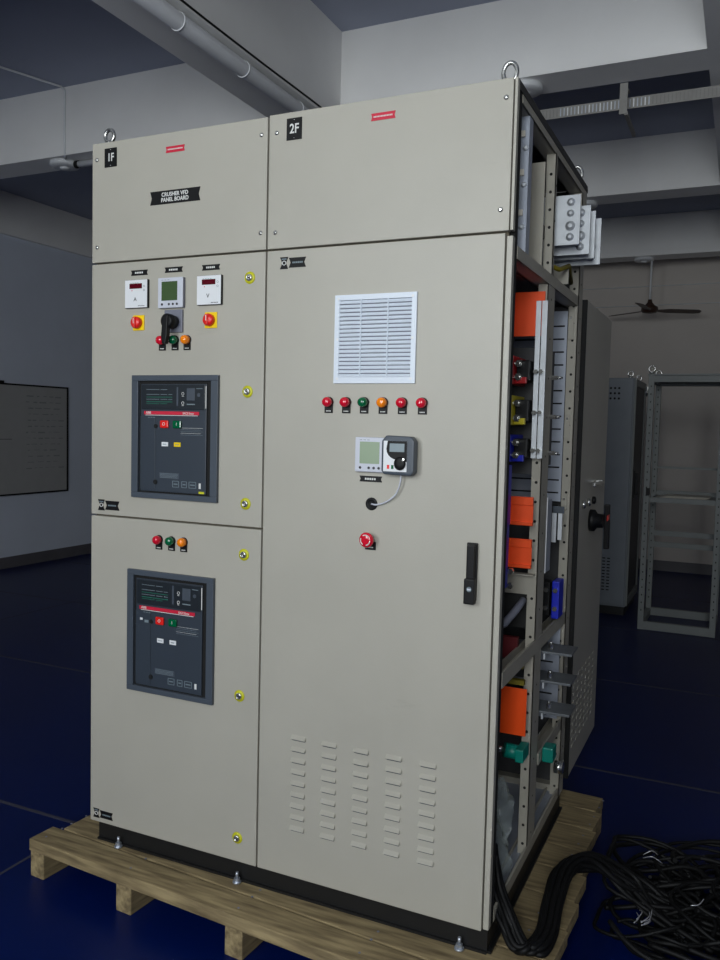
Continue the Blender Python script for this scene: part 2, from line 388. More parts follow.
for k in range(5):
    b.box(1.36+.02*k, 1.74+.01*k, FC+.1+.02*k, FC+.42+.01*k, 1.0625+k*.004, 1.0655+k*.004, PAPER)
tag(b.build('paper_stack'), 'flat stack of loose papers lying on the shelf of the open cabinet frame', 'papers')

# ------------------------------------------------------------------ pallet
PA = math.radians(-3.7); PM = Matrix.Translation((-.20, -.085, 0)) @ Matrix.Rotation(PA, 4, 'Z')
t = thing('wooden_pallet', 'rough pale wooden pallet carrying the control panel on the blue floor', 'pallet', (.7, .5, 0))
PL, PD, TOP = 1.80, 1.40, .1215
ys = [(0, .105), (.113, .27), (.278, .44), (.448, .60), (.608, .77), (.778, .93), (.938, 1.1), (1.108, 1.26), (1.268, PD)]
ends = (1.80, 1.79, 1.782, 1.775, 1.758, 1.742, 1.715, 1.70, 1.675)
for k, (y0, y1) in enumerate(ys):
    b = MB(); x0 = 0 if k == 0 else (.045 if k % 2 else .012)
    b.box(x0, ends[k], y0, y1, TOP-.042, TOP-(.0 if k else 0), WOOD, .003, PM)
    for x in (.04, .44, .88, 1.3, 1.68):
        for dy in (.04, .11): b.cyl(PM @ Vector((x, y0+dy, TOP-.001)), PM @ Vector((x, y0+dy, TOP+.0008)), .004, MGREY, seg=8)
    b.build('deck_board', t)
for x in (.0, .408, .855, 1.27, 1.61):
    b = MB(); b.box(x, x+.065, 0.006, PD-.01, FZ, TOP-.042, WOODY, .004, PM); b.build('runner', t)

# ------------------------------------------------------------------ control panel board
W1, W, D = .679, 1.4266, 1.055
ZB, Z2, Z1, ZT = .2, 1.271, 2.112, 2.5
CAB = thing('control_panel', 'tall two-section grey electrical control panel with meters, lamps and open right side', 'electrical panel', (W/2, D/2, .122))
g = .0030; DT = .022
def panel(name, x0, x1, z0, z1, label=None, extra=None):
    b = MB(); b.box(x0, x1, 0, DT, z0, z1, PANEL, .0022)
    if extra: extra(b)
    return b.build(name, CAB, label)
def screws(b, pts, r=.0055):
    for x, z in pts: b.lathe((x, 0, z), (0, -1, 0), [(r*1.3, 0), (r*1.3, .001), (r, .003), (r*.5, .0045)], CHROME, 12)
def louvres(b):
    for c_ in range(5):
        for r in range(9):
            x = .796+c_*.1045; z = .647-r*.0355
            b.poly([(x+.003, 0, z), (x+.05, 0, z), (x+.053, 0, z-.004), (x+.051, 0, z-.012), (x+.002, 0, z-.012), (x, 0, z-.004)], (0, -.0012, 0), PANEL)
            q = [(x+.004, -.001, z-.0005), (x+.049, -.001, z-.0005), (x+.050, -.011, z-.0105), (x+.003, -.011, z-.0105)]
            bm = bmesh.new(); q = [(x+.003, 0, z+.002), (x+.050, 0, z+.002), (x+.051, -.010, z-.0085), (x+.002, -.010, z-.0085)]; v = [bm.verts.new(p) for p in q] + [bm.verts.new((x+.002, -.001, z-.013)), bm.verts.new((x+.051, -.001, z-.013))]
            bm.faces.new((v[0], v[1], v[2], v[3])); bm.faces.new((v[3], v[2], v[5], v[4])); bm.faces.new((v[0], v[3], v[4])); bm.faces.new((v[1], v[5], v[2])); bm.faces.new((v[0], v[4], v[5], v[1]))
            b.merge(bm, PANEL); b.box(x+.004, x+.049, -.0014, -.0002, z-.0150, z-.0135, DGREY)  # thin dark strip painted in as the shadow line under each louvre hood
tp1 = panel('cover_panel', 0, W1-g, Z1+g, ZT+.003)
tp2 = panel('cover_panel', W1+g, W-.008, Z1+g, ZT+.006)
du = panel('door', 0, W1-g, Z2+g, Z1-g); dl = panel('door', 0, W1-g, ZB, Z2-g)
dr = panel('door', W1+g, W-.017, ZB, Z1-g, extra=louvres)
for par, pts in ((tp1, ((.02, 2.450), (.022, 2.165), (.655, 2.453), (.657, 2.165))), (tp2, ((.708, 2.452), (.708, 2.162), (1.400, 2.457), (1.395, 2.170)))):
    for q in pts:
        b = MB(); screws(b, [q]); b.build('screw', par)
# frame
b = MB(); b.box(W-.013, W+.003, .004, .028, ZB+.005, Z1-.01, PANEL, .002); b.build('door_return', CAB)
b = MB(); b.box(W-.0045, W+.003, .002, .022, Z1+.004, ZT+.006, PANEL, .001); b.build('door_return', CAB)
b = MB(); b.box(.004, W-.0135, DT+.0005, DT+.012, ZB+.004, ZT-.01, SEAM); b.build('gasket', CAB)
b = MB(); b.box(.0, .04, .036, .08, ZB, ZT-.006, FRAMEP); b.build('post', CAB)
b = MB(); b.box(W-.04, W, .036, .062, ZB, ZT-.006, GASKET); b.build('post', CAB, 'black front corner post')
def holed_post(x0, x1, y, y2, z0, z1, pitch=.0625, t=.003):
    b = MB(); b.box(x0, x1, y, y+t, z0, z1, FRAMEP); b.box(x1-t, x1, y, y2, z0, z1, FRAMEP)
    z = z0+.04
    while z < z1-.02:
        b.cyl(((x0+x1)/2, y-.0006, z), ((x0+x1)/2, y+.001, z), .0048, GASKET, seg=10); z += pitch
    z = z0+.06
    while z < z1-.02:
        b.cyl((x1-.001, (y+y2)/2, z), (x1+.0006, (y+y2)/2, z), .0035, GASKET, seg=8); z += pitch*2
    b.build('post', CAB, 'perforated beige corner post')
holed_post(W-.031, W, .462, .56, ZB, 2.052)
holed_post(W-.029, W+.002, .50, .515, 2.085, 2.47, .055)
holed_post(W-.031, W+.004, .955, 1.03, ZB, 2.46)

b = MB(); b.box(0, .03, 1.0, 1.04, ZB, ZT-.01, FRAMEP); b.build('post', CAB)
# side rails
for z, h, nm in ((2.053, .034, 0), (.872, .045, 1), (.462, .040, 2), (ZB-.002, .035, 3), (2.462, .03, 4)):
    ya = .58 if nm == 2 else .064
    b = MB(); b.box(W-.05, W-.001, ya, 1.0, z, z+.004, FRAMEP); b.box(W-.005, W+.0012, ya, 1.04, z, z+h, FRAMEP)
    b.box(W-.05, W-.045, ya, 1.0, z, z+h*.6, FRAMEP); b.build('side_rail', CAB)
b = MB(); b.box(.0, W, .036, .07, ZB-.001, ZB+.03, FRAMEP); b.box(0, W, .98, 1.02, ZB-.001, ZB+.03, FRAMEP); b.build('bottom_rail', CAB)
b = MB(); b.box(-.001, W+.002, .023, D, ZT-.002, ZT+.008, BLACK); b.box(W-.012, W+.003, .032, D, ZT-.016, ZT-.002, BLACK); b.box(0, .012, .03, D, ZT-.03, ZT-.006, BLACK); b.box(0, W, D-.012, D, ZT-.03, ZT-.006, BLACK)
b.build('roof_sheet', CAB, 'black roof sheet')
b = MB(); b.box(-.001, .001, .08, 1.0, ZB+.03, ZT-.03, PANEL); b.box(-.003, .0, .03, D, ZB, ZT-.006, PANEL); b.build('side_sheet', CAB)
b = MB(); b.box(.68, .684, .08, 1.0, ZB+.03, ZT-.03, DARKSH); b.build('partition', CAB)
b = MB(); b.box(.03, W-.036, 1.02, 1.03, ZB+.03, ZT-.03, DARKSH); b.build('rear_sheet', CAB)
b = MB(); b.box(.69, W-.03, .07, 1.0, 2.06, 2.064, DARKSH); b.build('divider_plate', CAB)
b = MB(); b.box(.69, W-.02, .07, 1.0, .20, .206, GALVD); b.build('gland_plate', CAB)
# plinth
b = MB(); b.box(.012, W-.006, .03, .042, .1225, ZB-.002, BLACK); b.box(.012, W-.006, 1.02, 1.032, .1225, ZB-.002, BLACK)
b.box(.012, .024, .042, 1.02, .1225, ZB-.002, BLACK); b.box(W-.018, W-.006, .042, 1.02, .1225, ZB-.002, BLACK)
b.box(.012, W-.006, .022, .03, .1225, .130, BLACK); b.box(W-.006, W+.006, .03, 1.03, .1225, .13, BLACK)
b.build('plinth', CAB, 'black steel plinth')
for x in (.115, .60, 1.345):
    b = MB(); b.cyl((x, .012, .123), (x, .012, .128), .014, GALV, seg=14); b.cyl((x, .012, .128), (x, .012, .139), .010, GALV, seg=6, smooth=False); b.cyl((x, .012, .139), (x, .012, .158), .005, GALV, seg=10)
    b.build('anchor_bolt', CAB)
# lifting eyes
for x, y in ((.042, .035), (W-.035, .06), (W-.03, D-.05)):
    b = MB(); b.cyl((x, y, ZT+.004), (x, y, ZT+.010), .018, CHROME, seg=20); b.cyl((x, y, ZT+.010), (x, y, ZT+.018), .009, CHROME, seg=14)
    b.torus((x, y, ZT+(.036 if x < .1 else .044)), (0, 1, 0), .0185, .006, CHROME, 28, sz=1.1 if x < .1 else 1.4); b.build('lifting_eye', CAB, 'zinc lifting eye')

# --- plates and tags
b = MB(); b.box(.053, .104, -.002, 0, 2.421, 2.482, BLACKP, .0006); text(b, '1F', .079, 2.451, .036, INKW, -.0022, squash=.8, bold=.0006); screws(b, [(.079, 2.476), (.079, 2.426)], .0018); b.build('section_plate', CAB, 'black plate reading 1F')
b = MB(); b.box(.742, .793, -.002, 0, 2.425, 2.488, BLACKP, .0006); text(b, '2F', .768, 2.456, .038, INKW, -.0022, squash=.85, bold=.0006); screws(b, [(.768, 2.482), (.768, 2.430)], .0018); b.build('section_plate', CAB, 'black plate reading 2F')
b = MB(); tag_shape(b, .242, .436, 2.282, 2.324, 0, notch=.006); text(b, 'CRUSHER VFD', .339, 2.3110, .0175, INKW, -.0018, squash=.92, bold=.0004); text(b, 'PANEL BOARD', .339, 2.2945, .0175, INKW, -.0018, squash=.92, bold=.0004); b.build('name_plate', CAB, 'black plate reading CRUSHER VFD PANEL BOARD')
for x0, x1, z0, z1 in ((.302, .375, 2.440, 2.459), (1.014, 1.088, 2.446, 2.466)):
    b = MB(); tag_shape(b, x0, x1, z0, z1, 0, REDT, notch=.003); n = 13
    for k in range(n): b.plate(x0+.008+k*.0045, x0+.011+k*.0045, (z0+z1)/2-.002, (z0+z1)/2+.002, -.0016, INKW)
    b.build('warning_tag', CAB, 'small red tag')
def small_tag(x0, x1, z0, z1, nm='name_tag', n=5):
    b = MB(); tag_shape(b, x0, x1, z0, z1, 0)
    w_ = (x1-x0)*.5; h = (z1-z0)*.16; xc = (x0+x1)/2; zc = (z0+z1)/2
    for k in range(n): b.plate(xc-w_/2+k*w_/n, xc-w_/2+(k+.7)*w_/n, zc-h, zc+h, -.0017, INKW)
    return b.build(nm, CAB)
small_tag(.166, .234, 2.064, 2.081); small_tag(.302, .372, 2.066, 2.083); small_tag(.446, .513, 2.065, 2.082); small_tag(1.005, 1.076, 1.434, 1.451)
for x0, x1, z0, z1 in ((.030, .122, 1.288, 1.325), (.014, .100, .214, .246), (.727, .815, 2.053, 2.088)):
    b = MB(); xm = x0+(x1-x0)*.33; tag_shape(b, x0, xm-.001, z0, z1, 0); tag_shape(b, xm+.001, x1, z0+.003, z1-.003, 0); zc = (z0+z1)/2
    b.torus(((x0+xm)/2, -.0018, zc), (0, 1, 0), .006, .0012, INKW, 12); b.plate(x0+.006, xm-.006, zc+.010, zc+.013, -.0017, INKG)
    for k in range(6): b.plate(xm+.014+k*.006, xm+.0185+k*.006, zc-.0025, zc+.0025, -.0017, INKG)
    b.build('door_tag', CAB, 'black engraved door tag')

# --- digital meters
def meter(x0, x1, z0, z1, letter):
    b = MB(); b.box(x0, x1, -.010, 0, z0, z1, BLACKP, .0015); b.box(x0+.001, x1-.001, -.0115, -.010, z0+.001, z1-.001, WHITE, .0008)
    w_ = x1-x0; h = z1-z0; y = -.0115
    text(b, letter, x0+w_*.47, z0+h*.30, .018, INKK, y-.0004)
    for k in range(5): b.plate(x0+w_*(.60+.06*k), x0+w_*(.64+.06*k), z0+h*.06, z0+h*.085, y, INKK)
    for q in (.62, .76): b.torus((x0+w_*.86, y-.0003, z0+h*q), (0, 1, 0), .003, .0005, INKG, 12)
    for q in range(4): b.plate(x0+w_*(.25+.1*q), x0+w_*(.31+.1*q), z0+h*.875, z0+h*.888, y, INKG)
    b.plate(x0+w_*.31, x0+w_*.34, z0+h*.60, z0+h*.63, y, REDT)
    o = b.build('panel_meter', CAB, 'white digital meter marked '+letter)
    b = MB(); b.plate(x0+w_*.22, x0+w_*.77, z0+h*.68, z0+h*.86, y, LEDR, .001); b.build('display', o)
meter(.149, .241, 1.958, 2.049, 'A'); meter(.434, .525, 1.957, 2.048, 'V')
def analyser(x0, x1, z0, z1, lcd):
    b = MB(); b.box(x0, x1, -.010, 0, z0, z1, MGREY, .002); b.box(x0, x1, -.015, -.010, z0, z1, LGREY, .003)
    w_ = x1-x0; h = z1-z0; y = -.015
    for q in (.18, .46, .62, .78): b.cyl((x0+w_*q, y, z0+h*.12), (x0+w_*q, y-.0012, z0+h*.12), .004, INKK, seg=10)
    for q in range(3): b.plate(x0+w_*(.15+.12*q), x0+w_*(.23+.12*q), z0+h*.915, z0+h*.93, y, INKG)
    o = b.build('power_meter', CAB, 'light grey square power meter')
    b = MB(); b.plate(x0+w_*.16, x0+w_*.79, z0+h*.24, z0+h*.87, y, lcd, .001); b.build('display', o)
analyser(.286, .383, 1.953, 2.048, LCD); analyser(.995, 1.092, 1.463, 1.562, LCDB)

# --- selector switches
for x, z in ((.200, 1.911), (.483, 1.911)):
    b = MB(); b.box(x-.0225, x+.0225, -.004, 0, z-.0245, z+.0245, YEL, .001); o = b.build('selector_switch', CAB, 'yellow plate rotary switch')
    b = MB(); b.lathe((x-.003, -.004, z), (0, -1, 0), [(.0185, 0), (.019, .012), (.016, .016), (.006, .017)], REDK, 24); b.box(x-.008, x+.002, -.026, -.019, z-.016, z+.016, REDK, .0015); b.plate(x-.0042, x-.0018, z-.004, z+.013, -.026, INKW)
    b.build('knob', o, 'red knob')
b = MB(); b.box(.307, .377, -.008, 0, 1.876, 1.948, MGREY, .002); o = b.build('rotary_switch', CAB, 'grey plate rotary switch')
b = MB(); b.lathe((.346, -.008, 1.908), (0, -1, 0), [(.02, 0), (.02, .012), (.023, .018), (.023, .038), (.016, .042)], BLACKP, 24)
b.poly([(.336, -.036, 1.925), (.356, -.036, 1.925), (.352, -.036, 1.86), (.346, -.036, 1.836), (.334, -.036, 1.836), (.330, -.036, 1.86)], (0, -.018, 0), BLACKP, .003); b.build('knob', o, 'black pistol grip knob')

# --- indicator lamps
def lamp(x, z, m, name):
    b = MB(); b.cyl((x, 0, z), (x, -.005, z), .0155, BLACKP, seg=24)
    o = b.build('indicator_lamp', CAB, name+' indicator lamp')
    b = MB(); b.lathe((x, -.005, z), (0, -1, 0), [(.0145, 0), (.0145, .010), (.0125, .016), (.008, .019), (.002, .020)], m, 24); b.build('lens', o)
    b = MB(); b.box(x-.013, x+.014, -.0025, 0, z-.032, z-.008, BLACKP, .0008)
    for k in range(4): b.plate(x-.007+k*.004, x-.0045+k*.004, z-.0275, z-.0245, -.0025, INKW)
    b.build('lamp_tag', o)
for x, m, n in ((.295, REDL, 'red'), (.345, GRNL, 'green'), (.392, AMBL, 'amber')): lamp(x, 1.852, m, n)
for x, m, n in ((.288, REDL, 'red'), (.339, GRNL, 'green'), (.387, AMBL, 'amber')): lamp(x, 1.207, m, n)
for k, (m, n) in enumerate(((REDL, 'red'), (REDL, 'red'), (GRNL, 'green'), (AMBL, 'amber'), (REDL, 'red'), (REDL, 'red'))):
    lamp((.900, .957, 1.014, 1.073, 1.132, 1.192)[k], 1.661, m, n)

# --- quarter-turn locks
for x, z in ((.622, 2.034), (.620, 1.690), (.619, 1.345), (.616, 1.186), (.607, .738), (.607, .278)):
    b = MB(); b.lathe((x, 0, z), (0, -1, 0), [(.0185, 0), (.0185, .0018), (.010, .002)], YELR, 24); o = b.build('door_lock', CAB, 'quarter-turn lock with yellow ring')
    b = MB(); b.lathe((x, -.002, z), (0, -1, 0), [(.0105, 0), (.0105, .005), (.0085, .007), (.0065, .007), (.006, .003)], CHROME, 20); b.box(x-.006, x+.006, -.009, -.005, z-.0018, z+.0018, CHROME)
    b.cyl((x+.001, -.0091, z-.001), (x+.001, -.0088, z-.001), .0022, GASKET, seg=8); b.build('insert', o)

# --- air circuit breakers
def breaker(x0, x1, z0, z1, first):
    e = .026; ez = .018
    b = MB()
    for q in ((x0, x1, z1-ez, z1), (x0, x1, z0, z0+ez), (x0, x0+e, z0+ez, z1-ez), (x1-e, x1, z0+ez, z1-ez)): b.box(q[0], q[1], -.012, 0, q[2], q[3], DGREY, .0015)
    fl = b.build('circuit_breaker', CAB, 'dark grey air circuit breaker with red stripe')
    b = MB(); ix0, ix1, iz0, iz1 = x0+e, x1-e, z0+ez, z1-ez
    b.box(ix0-.003, ix1+.003, -.002, -.0002, iz0-.003, iz1+.003, GASKET); b.box(ix0+.010, ix1-.018, -.008, -.002, iz0+.005, iz1-.010, BREAK, .002)  # black backing sheet paints the shadow border round the breaker face
    y = -.008; A = ix0+.010; B = ix1-.018; w_ = B-A; h = iz1-.010-iz0-.005; Z = lambda v: iz1-.010-h*v
    b.box(A, A+w_*.23, y-.002, y, Z(.98), Z(.30), BREAK, .001)
    b.cyl((A+w_*.24, y-.001, Z(.39)), (A+w_*.24, y-.003, Z(.39)), .007, GASKET, seg=12); b.cyl((A+w_*.24, y-.001, Z(.91)), (A+w_*.24, y-.003, Z(.91)), .008, GASKET, seg=12)
    b.plate(A+w_*.30, A+w_*.60, Z(.87), Z(.82), y, DGREY)
    for k in range(4): b.plate(A+w_*.31, A+w_*.58, Z(.865-.012*k), Z(.862-.012*k), y-.0006, INKG, .0003)
    for k, (a_, c_) in enumerate(((.50, .60), (.64, .72), (.75, .86))):
        for q in ((a_, c_, .89, .895), (a_, c_, .945, .95), (a_, a_+.008, .89, .95), (c_-.008, c_, .89, .95)): b.plate(A+w_*q[0], A+w_*q[1], Z(q[3]), Z(q[2]), y, INKG)
        b.plate(A+w_*(a_+.02), A+w_*(c_-.02), Z(.925), Z(.915), y, INKG)
    b.plate(A+w_*.90, A+w_*.93, Z(.95), Z(.90), y, INKW)
    if first: b.plate(A+w_*.90, A+w_*.98, Z(.995), Z(.975), y, YELR)
    for k in range(5): b.plate(A+w_*.62, A+w_*(.95-.03*(k % 2)), Z(.402+.016*k), Z(.400+.016*k), y, INKW if k in (0, 3) else INKG, .0003)
    body = b.build('breaker_body', fl)
    b = MB(); b.box(A+w_*.02, B-.004, y-.004, y-.001, Z(.235), Z(.008), BREAKD, .0015); yy = y-.004
    for k, v in enumerate((.05, .095, .14, .18)):
        for a_, c_ in ((.10, .3), (.32, .42), (.44, .50))[:3 if k in (1, 2) else 2]: b.plate(A+w_*a_, A+w_*c_, Z(v+.004), Z(v), yy, INKG if k != 3 else INKGR)
    b.plate(A+w_*.10, A+w_*.50, Z(.168), Z(.162), yy, INKGR); b.plate(A+w_*.10, A+w_*.50, Z(.124), Z(.119), yy, INKGR)
    b.plate(A+w_*.565, A+w_*.59, Z(.20), Z(.03), yy, DGREY)
    for v in (.09, .175):
        b.torus((A+w_*.66, yy-.0004, Z(v)), (0, 1, 0), .0045, .0008, INKW, 14); b.plate(A+w_*.645, A+w_*.675, Z(v+.025), Z(v+.021), yy, INKW)
    b.box(A+w_*.72, A+w_*.84, yy-.0015, yy, Z(.15), Z(.04), DGREY, .0006)
    b.plate(A+w_*.72, A+w_*.84, Z(.19), Z(.18), yy, INKG); b.plate(A+w_*.86, A+w_*.95, Z(.045), Z(.04), yy, INKG); b.cyl((A+w_*.90, yy, Z(.10)), (A+w_*.90, yy-.002, Z(.10)), .006, DGREY, seg=12)
    b.plate(B-.0035, B-.0005, Z(.22), Z(.02), y, INKW); b.build('trip_unit', fl)
    b = MB(); b.plate(A+w_*.06, A+w_*.90, Z(.283), Z(.252), y-.002, REDT, .001); b.plate(A+w_*.08, A+w_*.88, Z(.291), Z(.286), y-.002, INKW)
    text(b, 'ABB', A+w_*.13, Z(.267), .012, INKW, y-.0034); text(b, 'SACE Emax', A+w_*.74, Z(.269), .0105, INKW, y-.0034, squash=.85)
    for k in range(3): b.plate(A+w_*(.12+.04*k), A+w_*(.15+.04*k), Z(.312), Z(.307), y-.002, INKG)
    b.build('brand_stripe', fl, 'red stripe with white lettering')
    for v, m, n, s_ in ((.38, REDK, 'red push button', 'O'), (.575, GRNL, 'green push button', 'I')):
        b = MB(); x = A+w_*v; b.box(x-.0165, x+.0165, y-.007, y-.001, Z(.405), Z(.335), m, .004); text(b, s_, x, Z(.37), .014, INKW, y-.0075); b.build('push_button', fl, n)
    for v, m in ((.385, WHITE), (.575, YEL if first else WHITE)):
        b = MB(); x = A+w_*v; b.box(x-.013, x+.013, y-.0025, y-.0008, Z(.575), Z(.535), m, .0006)
        for k in range(3): b.plate(x-.007+.005*k, x-.004+.005*k, Z(.56), Z(.55), y-.0025, INKG)
        b.build('indicator_window', fl)
    if not first:
        b = MB(); b.plate(A+w_*.07, A+w_*.11, Z(.385), Z(.365), y-.002, WHITE); b.plate(A+w_*.14, A+w_*.20, Z(.405), Z(.38), y-.002, INKG); b.build('counter', fl)
breaker(.180, .518, 1.342, 1.741, True); breaker(.166, .511, .694, 1.102, False)

# --- ventilation grille
GRL = mat('grille_plastic', (222, 230, 240), .4)
gx0, gx1, gz0, gz1 = .916, 1.169, 1.715, 1.967
b = MB(); e = .015
for q in ((gx0, gx1, gz1-e, gz1), (gx0, gx1, gz0, gz0+e*1.2), (gx0, gx0+e, gz0+e*1.2, gz1-e), (gx1-e, gx1, gz0+e*1.2, gz1-e)): b.box(q[0], q[1], -.0065, 0, q[2], q[3], GRL, .0006)
for q in ((gx0+.012, gz0+.013), (gx1-.012, gz0+.013), (gx0+.012, gz1-.011), (gx1-.012, gz1-.011), (gx0+.011, (gz0+gz1)/2), (gx1-.011, (gz0+gz1)/2)): b.cyl((q[0], -.0065, q[1]), (q[0], -.008, q[1]), .004, WHITE, seg=12)
o = b.build('vent_grille', CAB, 'pale square ventilation grille')
b = MB(); b.box(gx0+e, gx1-e, -.0012, -.0003, gz0+e, gz1-e, MGREY)
n = 19; st = (gz1-gz0-2.1*e)/n
for k in range(n):
    z = gz0+1.15*e+k*st; b.poly([(gx0+e, -.007, z), (gx0+e, -.0085, z+st*.22), (gx0+e, -.003, z+st*.80), (gx0+e, -.001, z+st*.7)], (gx1-gx0-2*e, 0, 0), GRL)
for q in (.33, .66): b.box(gx0+(gx1-gx0)*q-.0012, gx0+(gx1-gx0)*q+.0012, -.0088, -.003, gz0+e, gz1-e, GRL)
b.build('slats', o)

# --- keypad hung on its cable
def kfit(b):
    for v in b.bm.verts: v.co.x = 1.087+(v.co.x-1.092)*.90; v.co.z -= .008; v.co.y *= .78
b = MB(); b.poly([(1.092, -.006, 1.478), (1.10, -.006, 1.468), (1.198, -.006, 1.466), (1.208, -.006, 1.476), (1.208, -.006, 1.562), (1.196, -.006, 1.575), (1.106, -.006, 1.577), (1.092, -.006, 1.562)], (0, -.042, 0), DGREY, .007)
for v in b.bm.verts: v.co.x = 1.087+(v.co.x-1.092)*.84; v.co.z -= .008; v.co.y *= .78
kp = b.build('keypad', CAB, 'rounded dark grey drive keypad')
b = MB(); y = -.048
b.plate(1.100, 1.178, 1.477, 1.562, y, WHITE, .0015); kfit(b); b.build('face', kp)
b = MB(); b.poly([(1.114+.036*0, y-.0015, 1.562)] + [(1.147-.037*math.cos(a), y-.0015, 1.540-.030*math.sin(a)) for a in [PI*k/10 for k in range(0, 6)]] + [(1.178, y-.0015, 1.505), (1.178, y-.0015, 1.562)], (0, -.0012, 0), BLACKP)
kfit(b); b.build('display_surround', kp)
b = MB(); b.plate(1.121, 1.170, 1.532, 1.555, y-.0027, LCDG, .0008); kfit(b); b.build('display', kp)
b = MB(); b.lathe((1.157, y-.0015, 1.500), (0, -1, 0), [(.0185, 0), (.0185, .008), (.015, .011), (.005, .0115)], BLACKP, 24); b.cyl((1.171, y-.012, 1.512), (1.171, y-.014, 1.512), .004, CHROME, seg=10); kfit(b); b.build('dial', kp)
for x, m in ((1.117, REDK), (1.131, GRNL)):
    b = MB(); b.plate(x-.004, x+.004, 1.484, 1.495, y-.0015, m, .001); kfit(b); b.build('key', kp)
b = MB(); pts = [(1.140, -.018, 1.462), (1.140, -.018, 1.445), (1.135, -.016, 1.425), (1.124, -.014, 1.402), (1.102, -.012, 1.384), (1.080, -.010, 1.374), (1.062, -.012, 1.370), (1.046, -.004, 1.371)]
sm = []
for k in range(len(pts)-1):
    for q in range(4): sm.append(Vector(pts[k]).lerp(Vector(pts[k+1]), q/4))
sm.append(Vector(pts[-1])); sm = [sm[0]]+[(sm[i-1]+sm[i]*2+sm[i+1])/4 for i in range(1, len(sm)-1)]+[sm[-1]]
b.tube(sm, .0024, LGREY, 8); b.build('keypad_cable', CAB, 'thin grey keypad cable')
b = MB(); b.lathe((1.045, 0, 1.371), (0, -1, 0), [(.0185, 0), (.0185, .002), (.015, .004), (.010, .004), (.009, .001)], BLACKP, 24); b.cyl((1.045, -.0012, 1.371), (1.045, -.0045, 1.371), .0085, GASKET, seg=16); b.build('grommet', CAB, 'black cable grommet')
# emergency stop
b = MB(); b.box(1.028, 1.062, -.0025, 0, 1.238, 1.262, BLACKP, .0008); b.plate(1.036, 1.054, 1.244, 1.247, -.0025, INKW); b.cyl((1.042, 0, 1.269), (1.042, -.012, 1.269), .014, BLACKP, seg=20); es = b.build('emergency_stop', CAB, 'emergency stop button')
b = MB(); b.lathe((1.042, -.012, 1.269), (0, -1, 0), [(.014, 0), (.021, .006), (.022, .014), (.019, .019), (.008, .021)], REDL, 28)
for a in range(3): b.torus((1.042, -.0325, 1.269), (0, 1, 0), .0145, .0016, INKW, 8, a*2.09, a*2.09+1.4)
b.build('mushroom_head', es, 'red mushroom head')
# swing handle
b = MB(); b.box(1.335, 1.366, -.008, 0, 1.125, 1.284, BLACKP, .003); hd = b.build('door_handle', CAB, 'black swing handle')
b = MB(); b.box(1.340, 1.362, -.026, -.006, 1.185, 1.280, BLACKP, .004); b.box(1.336, 1.366, -.030, -.006, 1.118, 1.188, BLACKP, .004); b.build('lever', hd)
b = MB(); b.torus((1.352, -.0305, 1.160), (0, 1, 0), .006, .0012, LCDG, 16); b.plate(1.347, 1.357, 1.157, 1.1625, -.0302, LGREY, .001); b.build('lock_emblem', hd, 'small pale round emblem')

# --- side opening: upper bay
b = MB(); b.box(1.375, W-.002, .16, .163, 2.09, 2.462, GALVD); b.box(W-.005, W-.002, .163, .20, 2.09, 2.462, GALVD); mp = b.build('mounting_strip', CAB, 'galvanised mounting strip')
for z in (2.405, 2.300, 2.190):
    b = MB(); b.box(1.394, 1.414, .152, .16, z, z+.017, PAPER, .001); b.build('label_clip', mp)
for x, z in ((1.416, 2.375), (1.414, 2.275), (1.412, 2.160)):
    b = MB(); b.lathe((x, .16, z), (0, -1, 0), [(.008, 0), (.0075, .003), (.004, .004), (.004, .007)], TIN, 14); b.build('bolt', mp)
b = MB(); b.box(1.360, 1.412, .42, .424, 2.09, 2.415, FRAMEP); b.build('support_bracket', CAB)
b = MB(); b.box(1.385, 1.41, .56, .564, 2.09, 2.32, GALVD); b.build('support_bracket', CAB)
b = MB(); b.box(1.0, 1.40, .46, .50, 2.20, 2.24, BLACK); b.build('cross_bar', CAB)
for k, (y, dx, z0) in enumerate(((.575, .002, 2.193), (.66, .020, 2.178), (.745, .022, 2.180), (.83, .028, 2.175))):
    b = MB(); zt = z0+.158; b.box(1.30, 1.492+dx, y, y+.010, z0, zt, TIN, .001); o = b.build('busbar_end', CAB, 'bright tinned busbar end with bolt holes')
    for q, r in ((.135, .013), (.10, .012), (.06, .016), (.025, .013)):
        b = MB(); b.lathe((1.462+dx, y, z0+q), (0, -1, 0), [(r, 0), (r*.95, .003), (r*.6, .004), (r*.6, .007), (r*.3, .008)], TIN, 20); b.build('bolt', o)
b = MB(); b.tube([(1.40, .55, 2.13), (1.43, .60, 2.12), (1.44, .70, 2.15), (1.43, .80, 2.11)], .008, OLIVE, 8); b.box(1.39, 1.44, .70, .706, 2.09, 2.14, FRAMEP); b.build('wire_tail', CAB)

# --- side opening: middle bay
b = MB(); b.box(1.320, W-.004, .440, .444, 1.888, 2.026, ORANGE, .001); b.box(1.320, 1.324, .36, .441, 1.888, 2.022, ORANGE); b.build('insulating_shroud', CAB, 'bright orange shroud under the upper rail')
b = MB(); b.box(1.399, 1.4145, .425, .433, 1.505, 1.995, TIN, .001); b.box(1.4175, 1.4345, .425, .433, 1.505, 1.995, TIN, .001); vb = b.build('vertical_busbar', CAB, 'pair of bright vertical busbars')
for z in (1.775, 1.648, 1.53):
    for x in (1.408, 1.425):
        b = MB(); b.cyl((x, .425, z), (x, .405, z), .0075, CHROME, seg=6, smooth=False); b.build('bolt', vb)
    b = MB(); b.cyl((W, .555, z-.01), (W+.02, .555, z-.01), .008, CHROME, seg=6, smooth=False); b.cyl((W+.02, .555, z-.01), (W+.032, .555, z-.01), .005, CHROME, seg=8); b.build('stud', vb)
